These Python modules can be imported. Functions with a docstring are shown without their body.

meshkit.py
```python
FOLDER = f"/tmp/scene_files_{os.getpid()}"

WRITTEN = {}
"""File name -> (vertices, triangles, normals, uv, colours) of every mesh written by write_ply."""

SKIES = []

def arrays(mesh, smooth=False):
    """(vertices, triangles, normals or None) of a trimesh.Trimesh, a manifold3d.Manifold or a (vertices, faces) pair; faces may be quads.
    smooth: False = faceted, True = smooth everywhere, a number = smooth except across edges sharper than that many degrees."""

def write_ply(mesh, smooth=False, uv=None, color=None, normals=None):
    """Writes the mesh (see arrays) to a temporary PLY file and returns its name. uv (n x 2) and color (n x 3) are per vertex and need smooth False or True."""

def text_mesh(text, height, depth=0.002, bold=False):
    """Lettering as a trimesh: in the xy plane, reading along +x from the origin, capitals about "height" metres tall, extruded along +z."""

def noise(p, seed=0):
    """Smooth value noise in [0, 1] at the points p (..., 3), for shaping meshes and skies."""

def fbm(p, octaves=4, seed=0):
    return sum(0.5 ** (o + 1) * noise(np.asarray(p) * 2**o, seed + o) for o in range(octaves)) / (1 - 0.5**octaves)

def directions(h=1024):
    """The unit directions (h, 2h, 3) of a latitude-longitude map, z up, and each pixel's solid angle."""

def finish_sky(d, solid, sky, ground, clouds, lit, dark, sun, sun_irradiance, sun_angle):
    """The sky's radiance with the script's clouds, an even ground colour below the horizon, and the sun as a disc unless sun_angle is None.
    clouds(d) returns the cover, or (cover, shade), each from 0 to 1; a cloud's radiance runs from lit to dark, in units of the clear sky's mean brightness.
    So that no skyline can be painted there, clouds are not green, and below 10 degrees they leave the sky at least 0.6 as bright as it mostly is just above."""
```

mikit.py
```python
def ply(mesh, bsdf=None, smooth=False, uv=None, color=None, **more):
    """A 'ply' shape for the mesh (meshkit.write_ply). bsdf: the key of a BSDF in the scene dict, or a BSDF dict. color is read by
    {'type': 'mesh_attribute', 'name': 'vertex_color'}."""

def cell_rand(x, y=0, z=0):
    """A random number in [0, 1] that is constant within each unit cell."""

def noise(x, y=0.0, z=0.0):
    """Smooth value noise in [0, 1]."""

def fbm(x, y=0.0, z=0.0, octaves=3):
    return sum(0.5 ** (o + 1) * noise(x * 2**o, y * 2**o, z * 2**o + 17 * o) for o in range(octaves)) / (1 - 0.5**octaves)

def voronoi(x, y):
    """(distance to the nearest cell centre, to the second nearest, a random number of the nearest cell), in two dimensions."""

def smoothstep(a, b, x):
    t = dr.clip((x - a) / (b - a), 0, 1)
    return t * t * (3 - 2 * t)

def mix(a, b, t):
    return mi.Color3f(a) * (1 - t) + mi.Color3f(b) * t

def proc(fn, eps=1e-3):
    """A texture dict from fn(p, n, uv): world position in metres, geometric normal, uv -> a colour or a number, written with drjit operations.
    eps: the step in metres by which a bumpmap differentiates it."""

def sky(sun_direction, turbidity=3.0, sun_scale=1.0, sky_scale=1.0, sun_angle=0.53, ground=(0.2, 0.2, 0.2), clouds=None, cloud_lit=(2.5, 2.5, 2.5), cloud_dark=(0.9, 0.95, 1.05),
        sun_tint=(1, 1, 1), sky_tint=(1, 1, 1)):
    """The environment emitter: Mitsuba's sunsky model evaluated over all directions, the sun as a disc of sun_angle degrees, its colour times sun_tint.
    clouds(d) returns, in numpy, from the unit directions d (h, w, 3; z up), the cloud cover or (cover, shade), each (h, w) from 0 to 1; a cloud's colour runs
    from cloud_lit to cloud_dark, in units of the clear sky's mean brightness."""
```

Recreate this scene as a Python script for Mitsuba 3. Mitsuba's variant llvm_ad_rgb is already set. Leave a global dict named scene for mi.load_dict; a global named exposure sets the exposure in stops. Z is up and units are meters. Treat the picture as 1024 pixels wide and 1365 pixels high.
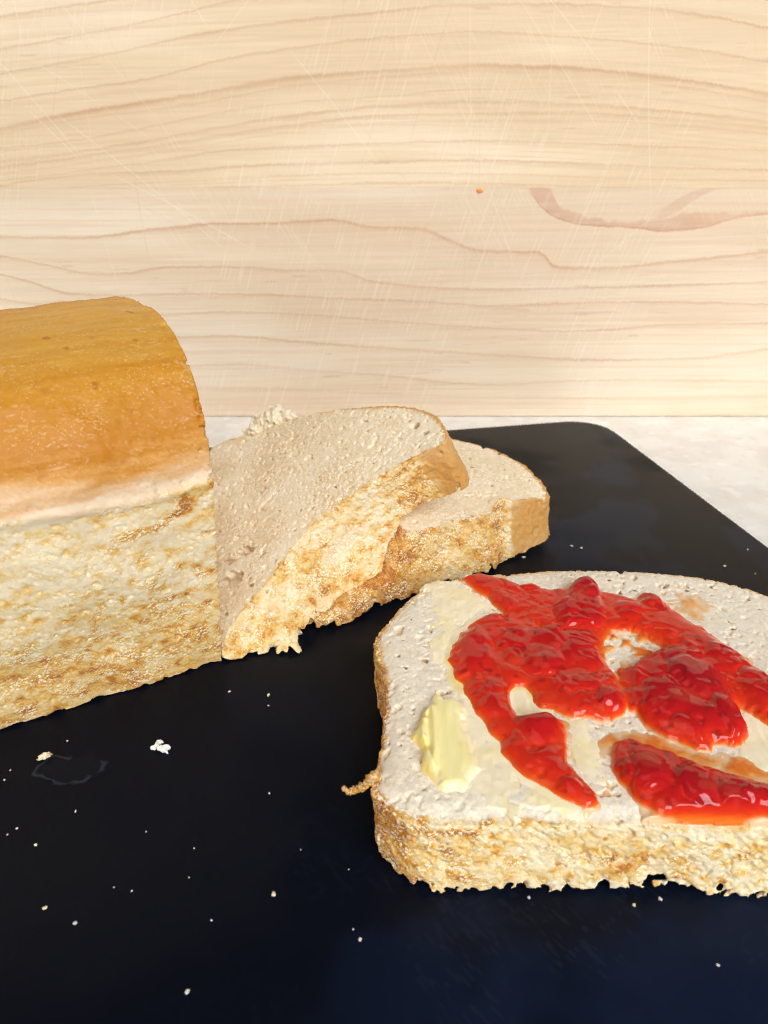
import math
import numpy as np
import drjit as dr
import mitsuba as mi
import mikit, meshkit
from mikit import proc, noise, fbm, smoothstep, mix
from scipy.ndimage import gaussian_filter, map_coordinates, distance_transform_edt
import shapely
import shapely.geometry as sg

T = mi.ScalarTransform4f
# ------------------------------------------------------------------ camera, lights, exposure
CAM_H, PITCH, F = 0.17, math.radians(26.6), 1027.0
CP, SP = math.cos(PITCH), math.sin(PITCH)
exposure = 0.08
scene, labels = {'type': 'scene'}, {}
scene['camera'] = {
    'type': 'thinlens', 'fov': 2 * math.degrees(math.atan(512 / F)), 'fov_axis': 'x', 'near_clip': 0.01, 'far_clip': 20.0,
    'aperture_radius': 0.0006, 'focus_distance': 0.255,
    'to_world': T().look_at(origin=[0, 0, CAM_H], target=[0, CP, CAM_H - SP], up=[0, 0, 1])}


def lamp(name, centre, target, w, h, rgb, n=(1, 1)):
    """A window of n panes, a ceiling lamp or an added fill light: emitting rectangles facing the target."""
    c, t = np.array(centre, float), np.array(target, float)
    m = T().look_at(origin=c.tolist(), target=t.tolist(), up=[0, 0.2, 1])
    k = 0
    for i in range(n[0]):
        for j in range(n[1]):
            pw, ph = w / n[0], h / n[1]
            tr = m @ T().translate([(i + .5) * pw - w / 2, (j + .5) * ph - h / 2, 0]) @ T().scale([pw * .46, ph * .46, 1])
            scene[name + ('__panel' + (f'_{k:03d}' if k else '') if n != (1, 1) else '')] = {
                'type': 'rectangle', 'to_world': tr, 'emitter': {'type': 'area', 'radiance': {'type': 'rgb', 'value': list(rgb)}}}
            k += 1


lamp('window', (0.95, -1.65, 1.6), (0.02, 0.25, 0.03), 1.75, 1.6, (9.4, 9.6, 9.9), (2, 2))
lamp('front_fill_light', (-0.75, -2.1, 0.75), (0.0, 0.25, 0.05), 1.5, 1.1, (4.6, 4.5, 4.2), (2, 1))  # unseen light added to fill the camera-facing sides
labels['window'] = {'kind': 'structure'}
labels['front_fill_light'] = {'kind': 'structure'}
lamp('ceiling_lamp', (-0.5, -0.2, 1.9), (0, 0.25, 0), 1.2, 1.2, (0.8, 0.76, 0.7))
labels['ceiling_lamp'] = {'kind': 'structure'}
scene['room_light'] = {'type': 'constant', 'radiance': {'type': 'rgb', 'value': [0.07, 0.07, 0.075]}}


# ------------------------------------------------------------------ measuring helpers
def ray(px, py):
    r, d = (px - 512) / F, (py - 682) / F
    return np.array([r, CP - d * SP, -(SP + d * CP)])


def on_plane(px, py, p0, n):
    R, o = ray(px, py), np.array([0, 0, CAM_H])
    return o + R * (np.dot(np.asarray(p0) - o, n) / np.dot(R, n))


def on_z(px, py, z=0.0):
    return on_plane(px, py, (0, 0, z), (0, 0, 1.0))


# ------------------------------------------------------------------ mesh helpers
def surface_nets(Fd, origin, h):
    """Quads of the zero level of the grid Fd (negative inside)."""
    s = Fd < 0
    nx, ny, nz = Fd.shape
    cnt = np.zeros((nx - 1, ny - 1, nz - 1), np.uint8)
    corners = [(a, b, c) for a in (0, 1) for b in (0, 1) for c in (0, 1)]
    for a, b, c in corners:
        cnt += s[a:nx - 1 + a, b:ny - 1 + b, c:nz - 1 + c]
    act = (cnt > 0) & (cnt < 8)
    ijk = np.argwhere(act)
    idx = np.full(act.shape, -1, np.int32)
    idx[act] = np.arange(len(ijk))
    val = np.stack([Fd[ijk[:, 0] + a, ijk[:, 1] + b, ijk[:, 2] + c] for a, b, c in corners], 1)
    P, W = np.zeros((len(ijk), 3)), np.zeros(len(ijk))
    co = np.array(corners, float)
    for m in range(8):
        for n in range(m + 1, 8):
            if np.abs(co[m] - co[n]).sum() == 1:
                f0, f1 = val[:, m], val[:, n]
                x = (f0 < 0) != (f1 < 0)
                t = np.where(x, f0 / np.where(x, f0 - f1, 1), 0)
                P += x[:, None] * (co[m] + (co[n] - co[m]) * t[:, None])
                W += x
    v = (ijk + P / W[:, None]) * h + np.asarray(origin)
    quads = []
    for ax in range(3):
        lo = [slice(None)] * 3
        hi = [slice(None)] * 3
        lo[ax], hi[ax] = slice(0, -1), slice(1, None)
        A, B = s[tuple(lo)], s[tuple(hi)]
        e = np.argwhere(A != B)
        o1, o2 = [(1, 2), (2, 0), (0, 1)][ax]
        ok = (e[:, o1] > 0) & (e[:, o2] > 0) & (e[:, o1] < Fd.shape[o1] - 1) & (e[:, o2] < Fd.shape[o2] - 1)
        e = e[ok]
        inside = A[e[:, 0], e[:, 1], e[:, 2]]
        q = []
        for d1, d2 in ((1, 1), (0, 1), (0, 0), (1, 0)):
            c = e.copy()
            c[:, o1] -= d1
            c[:, o2] -= d2
            q.append(idx[c[:, 0], c[:, 1], c[:, 2]])
        q = np.stack(q, 1)
        q[~inside] = q[~inside][:, ::-1]
        quads.append(q)
    q = np.vstack(quads)
    return v, np.vstack([q[:, [0, 1, 2]], q[:, [0, 2, 3]]])


def keep(v, f, extra, sel):
    """The faces sel with only their own vertices; extra: arrays per vertex."""
    f = f[sel]
    u, inv = np.unique(f, return_inverse=True)
    return v[u], inv.reshape(-1, 3), [e[u] for e in extra]


def normals_of(v, f):
    n = np.zeros_like(v)
    c = np.cross(v[f[:, 1]] - v[f[:, 0]], v[f[:, 2]] - v[f[:, 0]])
    for k in range(3):
        np.add.at(n, f[:, k], c)
    return n / np.maximum(np.linalg.norm(n, axis=1, keepdims=True), 1e-20)


def field(shape, sigma, seed):
    g = gaussian_filter(np.random.default_rng(seed).standard_normal(shape).astype(np.float32), sigma, mode='wrap')
    return g / g.std()


def chaikin(p, n=2):
    p = np.asarray(p, float)
    for _ in range(n):
        q = np.roll(p, -1, 0)
        p = np.stack([.75 * p + .25 * q, .25 * p + .75 * q], 1).reshape(-1, p.shape[1])
    return p


def sdf2(poly, X, Y):
    """Signed distance to the polygon (negative inside)."""
    poly = np.asarray(poly, float)
    pg = sg.Polygon(poly).buffer(0)
    pts = shapely.points(X.ravel(), Y.ravel())
    d = shapely.distance(pts, pg.boundary)
    ins = shapely.contains_xy(pg, X.ravel(), Y.ravel())
    return np.where(ins, -d, d).reshape(X.shape).astype(np.float32)


def lerp3(stops, t):
    """Colours along t through stops [(t, rgb), ...]."""
    ts = [s[0] for s in stops]
    return np.stack([np.interp(t, ts, [s[1][k] for s in stops]) for k in range(3)], 1)


def sstep(a, b, x):
    t = np.clip((x - a) / (b - a), 0, 1)
    return t * t * (3 - 2 * t)


def add(key, v, f, bsdf, color=None, smooth=True, normals=None):
    if normals is not None:
        path = meshkit.write_ply((v, f), False, None, color, normals=normals)
        scene[key] = {'type': 'ply', 'filename': path, 'face_normals': False, 'bsdf': {'type': 'ref', 'id': bsdf}}
    else:
        scene[key] = mikit.ply((v, f), bsdf, smooth=smooth, color=color)


def tag(key, label=None, category=None, group=None, kind=None):
    labels[key] = {k: x for k, x in (('label', label), ('category', category), ('group', group), ('kind', kind)) if x}


VCOL = {'type': 'mesh_attribute', 'name': 'vertex_color'}
def grain(p, k=1.0):
    return noise(p.x * 1250 * k, p.y * 1250 * k, p.z * 1250 * k) * .55 + noise(p.x * 2700 * k + 7, p.y * 2700 * k, p.z * 2700 * k) * .45


def grain_bump(p, n, uv):
    return grain(p)


def flecks(p, n, uv):      # dry pale cell walls standing out of the softer crumb
    return smoothstep(.46, .66, grain(p)) * (.45 + .55 * smoothstep(.35, .6, fbm(p.x * 130, p.y * 130, p.z * 130, 2)))


def crust_flecks(p, n, uv):
    return smoothstep(.46, .64, grain(p, 1.2)) * (.30 + .62 * smoothstep(.40, .64, fbm(p.x * 170 + 3, p.y * 170, p.z * 170, 2)))


def top_flecks(p, n, uv):
    return smoothstep(.60, .74, grain(p, 1.15)) * smoothstep(.36, .62, fbm(p.x * 90 + 3, p.y * 140, p.z * 140, 3)) * .30


def bready(fl, pale, rough, spec, bump):
    return {'type': 'twosided', 'bsdf': {'type': 'bumpmap', 'arbitrary': proc(grain_bump, eps=1e-4), 'scale': bump, 'bsdf': {
        'type': 'blendbsdf', 'weight': proc(fl), 'bsdf_0': {'type': 'principled', 'base_color': VCOL, 'roughness': rough, 'specular': spec},
        'bsdf_1': {'type': 'principled', 'base_color': {'type': 'rgb', 'value': list(pale)}, 'roughness': rough, 'specular': spec}}}}


scene['bread_mat'] = bready(flecks, (.88, .785, .605), .9, .02, .00007)
scene['crust_mat'] = bready(crust_flecks, (.87, .775, .56), .85, .02, .00008)
scene['top_crust_mat'] = bready(top_flecks, (.80, .58, .30), .45, .2, .00005)

# ------------------------------------------------------------------ countertop
COUNTER_Z = -0.009


def counter_colour(p, n, uv):
    a = fbm(p.x * 55, p.y * 55, 0, 4)
    b = fbm(p.x * 220 + 9, p.y * 160, 3, 3)
    c = mix((.73, .705, .655), (.79, .77, .725), smoothstep(.35, .62, a))
    c = mix(c, (.64, .55, .44), smoothstep(.58, .80, b) * .22)
    return mix(c, (.86, .86, .85), smoothstep(.62, .75, fbm(p.x * 120, p.y * 150, 8, 3)) * .5)


scene['counter_mat'] = {'type': 'principled', 'base_color': proc(counter_colour), 'roughness': 0.35, 'specular': 0.4}


def bevel_slab(poly, z0, z1, r, steps=4):
    """A slab with rounded rims from a convex, counter-clockwise outline."""
    pg = sg.Polygon(poly)
    n = 240
    rings = []
    a = [k / steps * math.pi / 2 for k in range(steps + 1)]
    levels = [(r - r * math.sin(t), z0 + r - r * math.cos(t)) for t in a] + [(r - r * math.cos(t), z1 - r + r * math.sin(t)) for t in a]
    c = np.asarray(poly).mean(0)
    base = np.array([pg.exterior.interpolate(k / n, normalized=True).coords[0] for k in range(n)])
    tng = np.roll(base, -1, 0) - np.roll(base, 1, 0)
    nr = np.stack([tng[:, 1], -tng[:, 0]], 1)
    nr /= np.linalg.norm(nr, axis=1, keepdims=True)
    if ((base - c) * nr).sum() < 0:
        nr = -nr
    for ins, z in levels:
        rings.append(np.column_stack([base - nr * ins, np.full(n, z)]))
    v = np.vstack(rings + [[[*c, z0]], [[*c, z1]]])
    f = []
    L = len(levels)
    i = np.arange(n)
    j = (i + 1) % n
    for k in range(L - 1):
        f.append(np.stack([k * n + i, k * n + j, (k + 1) * n + j], 1))
        f.append(np.stack([k * n + i, (k + 1) * n + j, (k + 1) * n + i], 1))
    f.append(np.stack([np.full(n, L * n), j, i], 1))
    f.append(np.stack([np.full(n, L * n + 1), (L - 1) * n + i, (L - 1) * n + j], 1))
    f = np.vstack(f)
    if sg.LinearRing(base).is_ccw is False:
        f = f[:, ::-1]
    return v, f


def rounded_rect(hw, hh, r, n=10):
    p = []
    for cx, cy, a0 in ((hw - r, hh - r, 0), (-hw + r, hh - r, 90), (-hw + r, -hh + r, 180), (hw - r, -hh + r, 270)):
        for k in range(n + 1):
            t = math.radians(a0 + 90 * k / n)
            p.append((cx + r * math.cos(t), cy + r * math.sin(t)))
    return np.array(p)


v, f = bevel_slab(rounded_rect(1.1, 0.36, .01) + [0, .26], COUNTER_Z - .03, COUNTER_Z, .004)
add('countertop', v, f, 'counter_mat', smooth=30)
tag('countertop', kind='structure')

# ------------------------------------------------------------------ black board
ang = math.radians(11.5)
rot = np.array([[math.cos(ang), -math.sin(ang)], [math.sin(ang), math.cos(ang)]])
corner = np.array([0.1395, 0.4755])          # far right corner before rounding
BW, BD = 0.50, 0.42
centre = corner - rot @ np.array([BW / 2, BD / 2])
poly = rounded_rect(BW / 2, BD / 2, .024, 14) @ rot.T + centre
v, f = bevel_slab(poly, COUNTER_Z + .0005, 0.0, .0018)


RES = on_z(97, 1024)


def board_colour(p, n, uv):
    sm = smoothstep(.48, .70, fbm(p.x * 28 + 3, p.y * 28, 1, 4))
    near = smoothstep(.19, .10, p.y) * smoothstep(-.06, .05, p.x)  # nearer part: bluish haze of window light painted into the colour
    q1, q2 = p.x * .8 + p.y * .6, p.y * .8 - p.x * .6
    fine = smoothstep(.62, .80, noise(q1 * 1300, q2 * 420, 2.)) * smoothstep(.5, .68, fbm(p.x * 60, p.y * 60, 7, 3))
    fine2 = smoothstep(.64, .82, noise(q2 * 1500 + 5, q1 * 300, 5.)) * smoothstep(.5, .66, fbm(p.x * 45 + 8, p.y * 45, 2, 3))
    far = smoothstep(.20, .36, p.y)  # far end paler with bluish patches: sheen and reflection painted in
    rx, ry = (p.x - RES[0]) / .011, (p.y - RES[1]) / .0075
    rq = dr.sqrt(rx * rx + ry * ry) + .9 * (fbm(p.x * 170, p.y * 170, 2, 3) - .5)
    ring = smoothstep(.12, .0, dr.abs(rq - .8)) * smoothstep(.38, .6, fbm(p.x * 240, p.y * 240, 6, 2))
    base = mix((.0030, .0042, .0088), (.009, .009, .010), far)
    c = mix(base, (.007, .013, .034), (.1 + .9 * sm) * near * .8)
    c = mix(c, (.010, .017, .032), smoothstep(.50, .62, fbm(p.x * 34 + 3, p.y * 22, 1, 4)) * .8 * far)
    c = mix(c, (.10, .13, .17), ring * .18 + smoothstep(.85, .5, rq) * .015)
    return mix(c, (.03, .045, .08), dr.clip(fine * .5 + fine2 * .3, 0, 1) * (.1 + .6 * near) * .36)


def board_rough(p, n, uv):
    return .26 + .22 * smoothstep(.4, .68, fbm(p.x * 26, p.y * 30, 4, 4))


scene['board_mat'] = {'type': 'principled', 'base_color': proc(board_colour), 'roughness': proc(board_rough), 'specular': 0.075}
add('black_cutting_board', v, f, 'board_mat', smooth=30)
tag('black_cutting_board', 'flat black cutting board with rounded corners lying on the pale countertop', 'cutting board')

# ------------------------------------------------------------------ maple board
MY = 0.504                                     # front face
JOINT_Z = on_plane(512, 250, (0, MY, 0), (0, 1.0, 0))[2]
GRAIN = [  # (polyline in photo pixels on the board's face, half width mm, strength)
    ([(0, 22), (70, 10), (140, 0), (300, -25), (1024, -60)], .6, .55),
    ([(0, 65), (125, 42), (250, 15), (310, 0), (420, -22), (1024, -50)], .6, .6),
    ([(0, 97), (150, 70), (250, 48), (350, 32), (512, 15), (612, 6), (737, 5), (862, 10), (940, 20), (1024, 37)], .7, .7),
    ([(0, 134), (100, 118), (200, 104), (300, 78), (400, 62), (512, 49), (637, 42), (737, 47), (862, 57), (1024, 82)], .6, .55),
    ([(0, 172), (100, 150), (200, 135), (300, 118), (400, 102), (512, 94), (637, 87), (762, 90), (887, 103), (1024, 124)], 1.3, .95),
    ([(0, 178), (100, 158), (200, 146), (300, 130), (400, 112), (512, 102), (637, 94), (762, 96), (887, 112), (1024, 134)], .8, .5),
    ([(0, 197), (100, 186), (200, 168), (300, 148), (400, 135), (512, 128), (637, 118), (762, 122), (1024, 152)], .6, .35),
    ([(0, 215), (150, 195), (300, 168), (400, 152), (512, 141), (637, 135), (762, 138), (887, 147), (1024, 162)], .9, .7),
    ([(0, 222), (200, 195), (400, 165), (512, 153), (637, 151), (762, 150), (887, 157), (1024, 170)], 1.0, .55),
    ([(0, 231), (200, 204), (400, 174), (512, 163), (637, 160), (762, 160), (1024, 178)], .7, .35),
    ([(0, 240), (200, 215), (300, 200), (400, 195), (512, 190), (637, 187), (762, 190), (887, 195), (1024, 200)], .6, .5),
    ([(0, 247), (100, 233), (256, 226), (350, 219), (512, 215), (637, 213), (762, 217), (887, 222), (1024, 226)], .7, .6),
    ([(0, 262), (100, 249), (256, 240), (400, 233), (512, 230), (640, 231), (800, 236), (1024, 240)], .5, .45),
    ([(0, 280), (200, 252), (400, 246), (560, 243), (760, 247), (1024, 258)], .5, .4),
    ([(0, 315), (100, 316), (200, 306), (256, 300), (300, 297), (350, 297), (450, 293), (490, 302), (560, 304), (600, 320), (640, 334), (720, 336), (740, 355), (800, 357), (900, 348), (1024, 335)], .9, 1.),
    ([(0, 340), (60, 352), (130, 365), (170, 363), (230, 355), (300, 355), (400, 360), (450, 360), (500, 375), (640, 385), (768, 383), (1024, 375)], .8, .75),
    ([(0, 365), (40, 375), (90, 390), (150, 393), (256, 391), (350, 392), (450, 397), (560, 401), (662, 407), (812, 402), (1024, 405)], .7, .7),
    ([(0, 398), (110, 412), (200, 420), (300, 415), (430, 420), (512, 427), (662, 437), (762, 441), (900, 432), (1024, 430)], .7, .6),
    ([(0, 452), (215, 450), (300, 447), (400, 455), (512, 463), (700, 475), (790, 479), (900, 478), (1024, 464)], .9, .7),
    ([(0, 488), (230, 487), (320, 485), (400, 492), (512, 500), (650, 512), (800, 506), (1024, 508)], .8, .45),
    ([(0, 520), (300, 516), (512, 524), (700, 530), (1024, 528)], .8, .3),
]
NS, X0, X1 = 128, -0.30, 0.30


def line_table(pts):
    w = np.array([on_plane(x, y, (0, MY, 0), (0, 1.0, 0)) for x, y in pts])
    xs = np.linspace(X0, X1, NS)
    from scipy.interpolate import PchipInterpolator
    o = PchipInterpolator(w[:, 0], w[:, 2])(np.clip(xs, w[0, 0], w[-1, 0]))
    return o


TAB = mi.Float(np.concatenate([line_table(g[0]) for g in GRAIN]).astype(np.float32))
FIG_LO = [(700, 246), (715, 268), (735, 288), (780, 300), (850, 304), (880, 308), (930, 305), (975, 292), (1024, 285), (1060, 282)]
FIG_HI = [(700, 244), (735, 251), (742, 268), (770, 284), (830, 294), (880, 292), (925, 281), (960, 283), (1024, 281), (1060, 279)]
FTAB = mi.Float(np.concatenate([line_table(FIG_LO), line_table(FIG_HI), line_table([(860, 296), (900, 284), (925, 266), (950, 254), (975, 247), (1060, 240)]), line_table([(860, 290), (890, 272), (915, 258), (940, 249), (960, 246), (1060, 236)])]).astype(np.float32))
rs = np.random.default_rng(11)
SCRATCH = []
for _ in range(70):
    x, z = rs.uniform(-.26, .26), rs.uniform(.06, .27)
    a = rs.choice([rs.normal(-1.15, .25), rs.normal(1.2, .3), rs.normal(-.75, .2), rs.normal(1.57, .04)])
    SCRATCH.append((x, z, math.cos(a), math.sin(a), rs.uniform(.012, .08), rs.uniform(-1, 1.1)))


def maple_colour(p, n, uv):
    t = dr.clip((p.x - X0) / (X1 - X0), 0, .9999) * (NS - 1)
    i0 = mi.UInt32(t)
    fr = t - mi.Float(i0)

    def get(tab, k):
        return dr.lerp(dr.gather(mi.Float, tab, i0 + k * NS), dr.gather(mi.Float, tab, dr.minimum(i0 + 1, NS - 1) + k * NS), fr)

    wob = (noise(p.x * 180, p.z * 60, 4.) - .5) * .0006 + (noise(p.x * 700, p.z * 300, 9.) - .5) * .0005
    z = p.z + wob
    up = smoothstep(JOINT_Z - .0002, JOINT_Z + .0002, p.z)
    big = fbm(p.x * 5 + 2, p.z * 26, 5, 3)
    c = mix((.735, .565, .37), (.825, .675, .475), smoothstep(.3, .7, big))
    c = mix(c, mix((.71, .555, .39), (.79, .665, .505), smoothstep(.3, .7, big)), 1 - up)
    line = mi.Float(0)
    for k, (pts, wd, st) in enumerate(GRAIN):
        d = z - get(TAB, k)
        w = wd * .001 * (.6 + .9 * noise(p.x * 40, k * 3.7, 1.))
        prof = dr.select(d > 0, dr.exp(-dr.square(d / (w * .7))), .65 * dr.exp(-dr.square(d / (w * 1.2))) + .35 * dr.exp(d / (w * 4.5)))
        same = up if pts[0][1] < 290 else 1 - up
        line = dr.maximum(line, prof * st * same * (.55 + .75 * noise(p.x * 28, k * 1.9, 6.)))
    c = mix(c, (.54, .31, .17), dr.clip(line, 0, 1) * .74)
    # the reddish figure at right in the lower plank
    lo, hi = get(FTAB, 0), get(FTAB, 1)
    inx = smoothstep(.0865, .0885, p.x + (p.z - JOINT_Z) * .5)
    f1 = smoothstep(lo - .0005, lo + .0005, z) * (1 - smoothstep(hi - .0016, hi + .0008, z + (noise(p.x * 240, p.z * 90, 5.) - .5) * .0022)) * inx
    b2 = smoothstep(get(FTAB, 2) - .0008, get(FTAB, 2) + .0008, z) * (1 - smoothstep(get(FTAB, 3) - .0008, get(FTAB, 3) + .0008, z)) * smoothstep(.160, .172, p.x)
    fig = dr.maximum(f1, b2 * .7) * (1 - up)
    rim = 1 - smoothstep(.0, .0016, z - lo)
    c = mix(c, mix((.60, .37, .25), (.50, .24, .13), rim), fig * (.52 + .40 * noise(p.x * 90, p.z * 300, 2.)))
    # fibre: fine streaks and short dark pores along the grain
    zz = p.z - p.x * .02
    s1 = noise(p.x * 22, zz * 900, 1.)
    s2 = noise(p.x * 90, zz * 2600, 3.)
    s3 = smoothstep(.55, .85, noise(p.x * 10 + 5, (p.z + .22 * p.x * p.x * up) * 650, 8.))
    c = c * (0.945 + .07 * s1 + .05 * s2)
    c = mix(c, (.68, .48, .29), s3 * .30)
    fleck = smoothstep(.86, .93, noise(p.x * 55 + 3, zz * 900, 12.)) * smoothstep(.5, .7, noise(p.x * 9, zz * 60, 2.))
    c = mix(c, (.52, .30, .20), fleck * .28)
    # knife scratches
    hatch = smoothstep(.72, .88, noise((p.x * .85 + p.z * .5) * 2200, (p.z * .85 - p.x * .5) * 70, 3.)) * smoothstep(.45, .7, fbm(p.x * 16, p.z * 16, 9, 2))
    hatch2 = smoothstep(.74, .88, noise((p.x * .95 - p.z * .3) * 1700, (p.z * .95 + p.x * .3) * 55, 13.)) * smoothstep(.45, .7, fbm(p.x * 13 + 4, p.z * 13, 2, 2))
    c = mix(c, (.90, .82, .67), dr.maximum(hatch * .8, hatch2) * .22)
    for x, zc, ca, sa, L, tone in SCRATCH:
        al, ac = (p.x - x) * ca + (p.z - zc) * sa, (p.z - zc) * ca - (p.x - x) * sa
        m = smoothstep(.00032, .00010, dr.abs(ac + .4 * al * al)) * smoothstep(L, L * .6, dr.abs(al))
        c = mix(c, (.93, .87, .74) if tone > 0 else (.58, .44, .30), m * (.14 + .22 * abs(tone)))
    stain = smoothstep(.025, .010, dr.sqrt(dr.square(p.x - .105) + dr.square((p.z - .015) * 1.3)) + .012 * (fbm(p.x * 60, p.z * 60, 1, 3) - .5))
    return mix(c, (.66, .53, .40), stain * .16)


def maple_bump(p, n, uv):
    return noise((p.x * .85 + p.z * .5) * 1800, (p.z * .85 - p.x * .5) * 60, 3.) * .6 + noise(p.x * 60, p.z * 2600, 1.) * .4


scene['maple_mat'] = {'type': 'bumpmap', 'arbitrary': proc(maple_bump, eps=2e-4), 'scale': 0.00006,
                      'bsdf': {'type': 'principled', 'base_color': proc(maple_colour), 'roughness': 0.5, 'specular': 0.3}}


def soft_box(x0, x1, y0, y1, z0, z1, r):
    """A box with chamfered edges, its long axis along x."""
    pr = np.array([(y0, z0 + r), (y0 + r, z0), (y1 - r, z0), (y1, z0 + r), (y1, z1 - r), (y1 - r, z1), (y0 + r, z1), (y0, z1 - r)])
    n = len(pr)
    v = np.vstack([np.column_stack([np.full(n, x), pr]) for x in (x0, x1)] + [[[x0, (y0 + y1) / 2, (z0 + z1) / 2], [x1, (y0 + y1) / 2, (z0 + z1) / 2]]])
    i = np.arange(n)
    j = (i + 1) % n
    f = np.vstack([np.stack([i, n + j, j], 1), np.stack([i, n + i, n + j], 1), np.stack([np.full(n, 2 * n), i, j], 1), np.stack([np.full(n, 2 * n + 1), n + j, n + i], 1)])
    c = v.mean(0)
    t = v[f]
    flip = (np.cross(t[:, 1] - t[:, 0], t[:, 2] - t[:, 0]) * (t.mean(1) - c)).sum(1) < 0
    f[flip] = f[flip][:, ::-1]
    return v, f


for key, z0, z1 in (('maple_board__plank', JOINT_Z + .00002, .30), ('maple_board__plank_001', COUNTER_Z + .0006, JOINT_Z - .00002)):
    v, f = soft_box(-.36, .36, MY, MY + .028, z0, z1, .00006)
    add(key, v, f, 'maple_mat', smooth=False)
tag('maple_board', 'large pale maple chopping board with knife scratches standing upright behind the bread', 'chopping board')
labels['maple_board__plank'] = {'label': 'upper maple plank with arching parallel grain lines'}
labels['maple_board__plank_001'] = {'label': 'lower maple plank with a pinkish grain figure at right'}

# ------------------------------------------------------------------ bread
CREAM, TAN, GOLD, BROWN = (.80, .675, .46), (.70, .48, .19), (.62, .31, .06), (.40, .13, .018)
CRUMB = (.79, .645, .43)


def crust_ramp(b):
    return lerp3([(0, CREAM), (.26, (.77, .57, .27)), (.46, (.71, .44, .12)), (.72, (.62, .29, .04)), (1, BROWN)], b)


def fields_at(v, fs, origin, h):
    ijk = ((v - origin) / h).T
    return [map_coordinates(g, ijk, order=1, mode='nearest') for g in fs]


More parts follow.
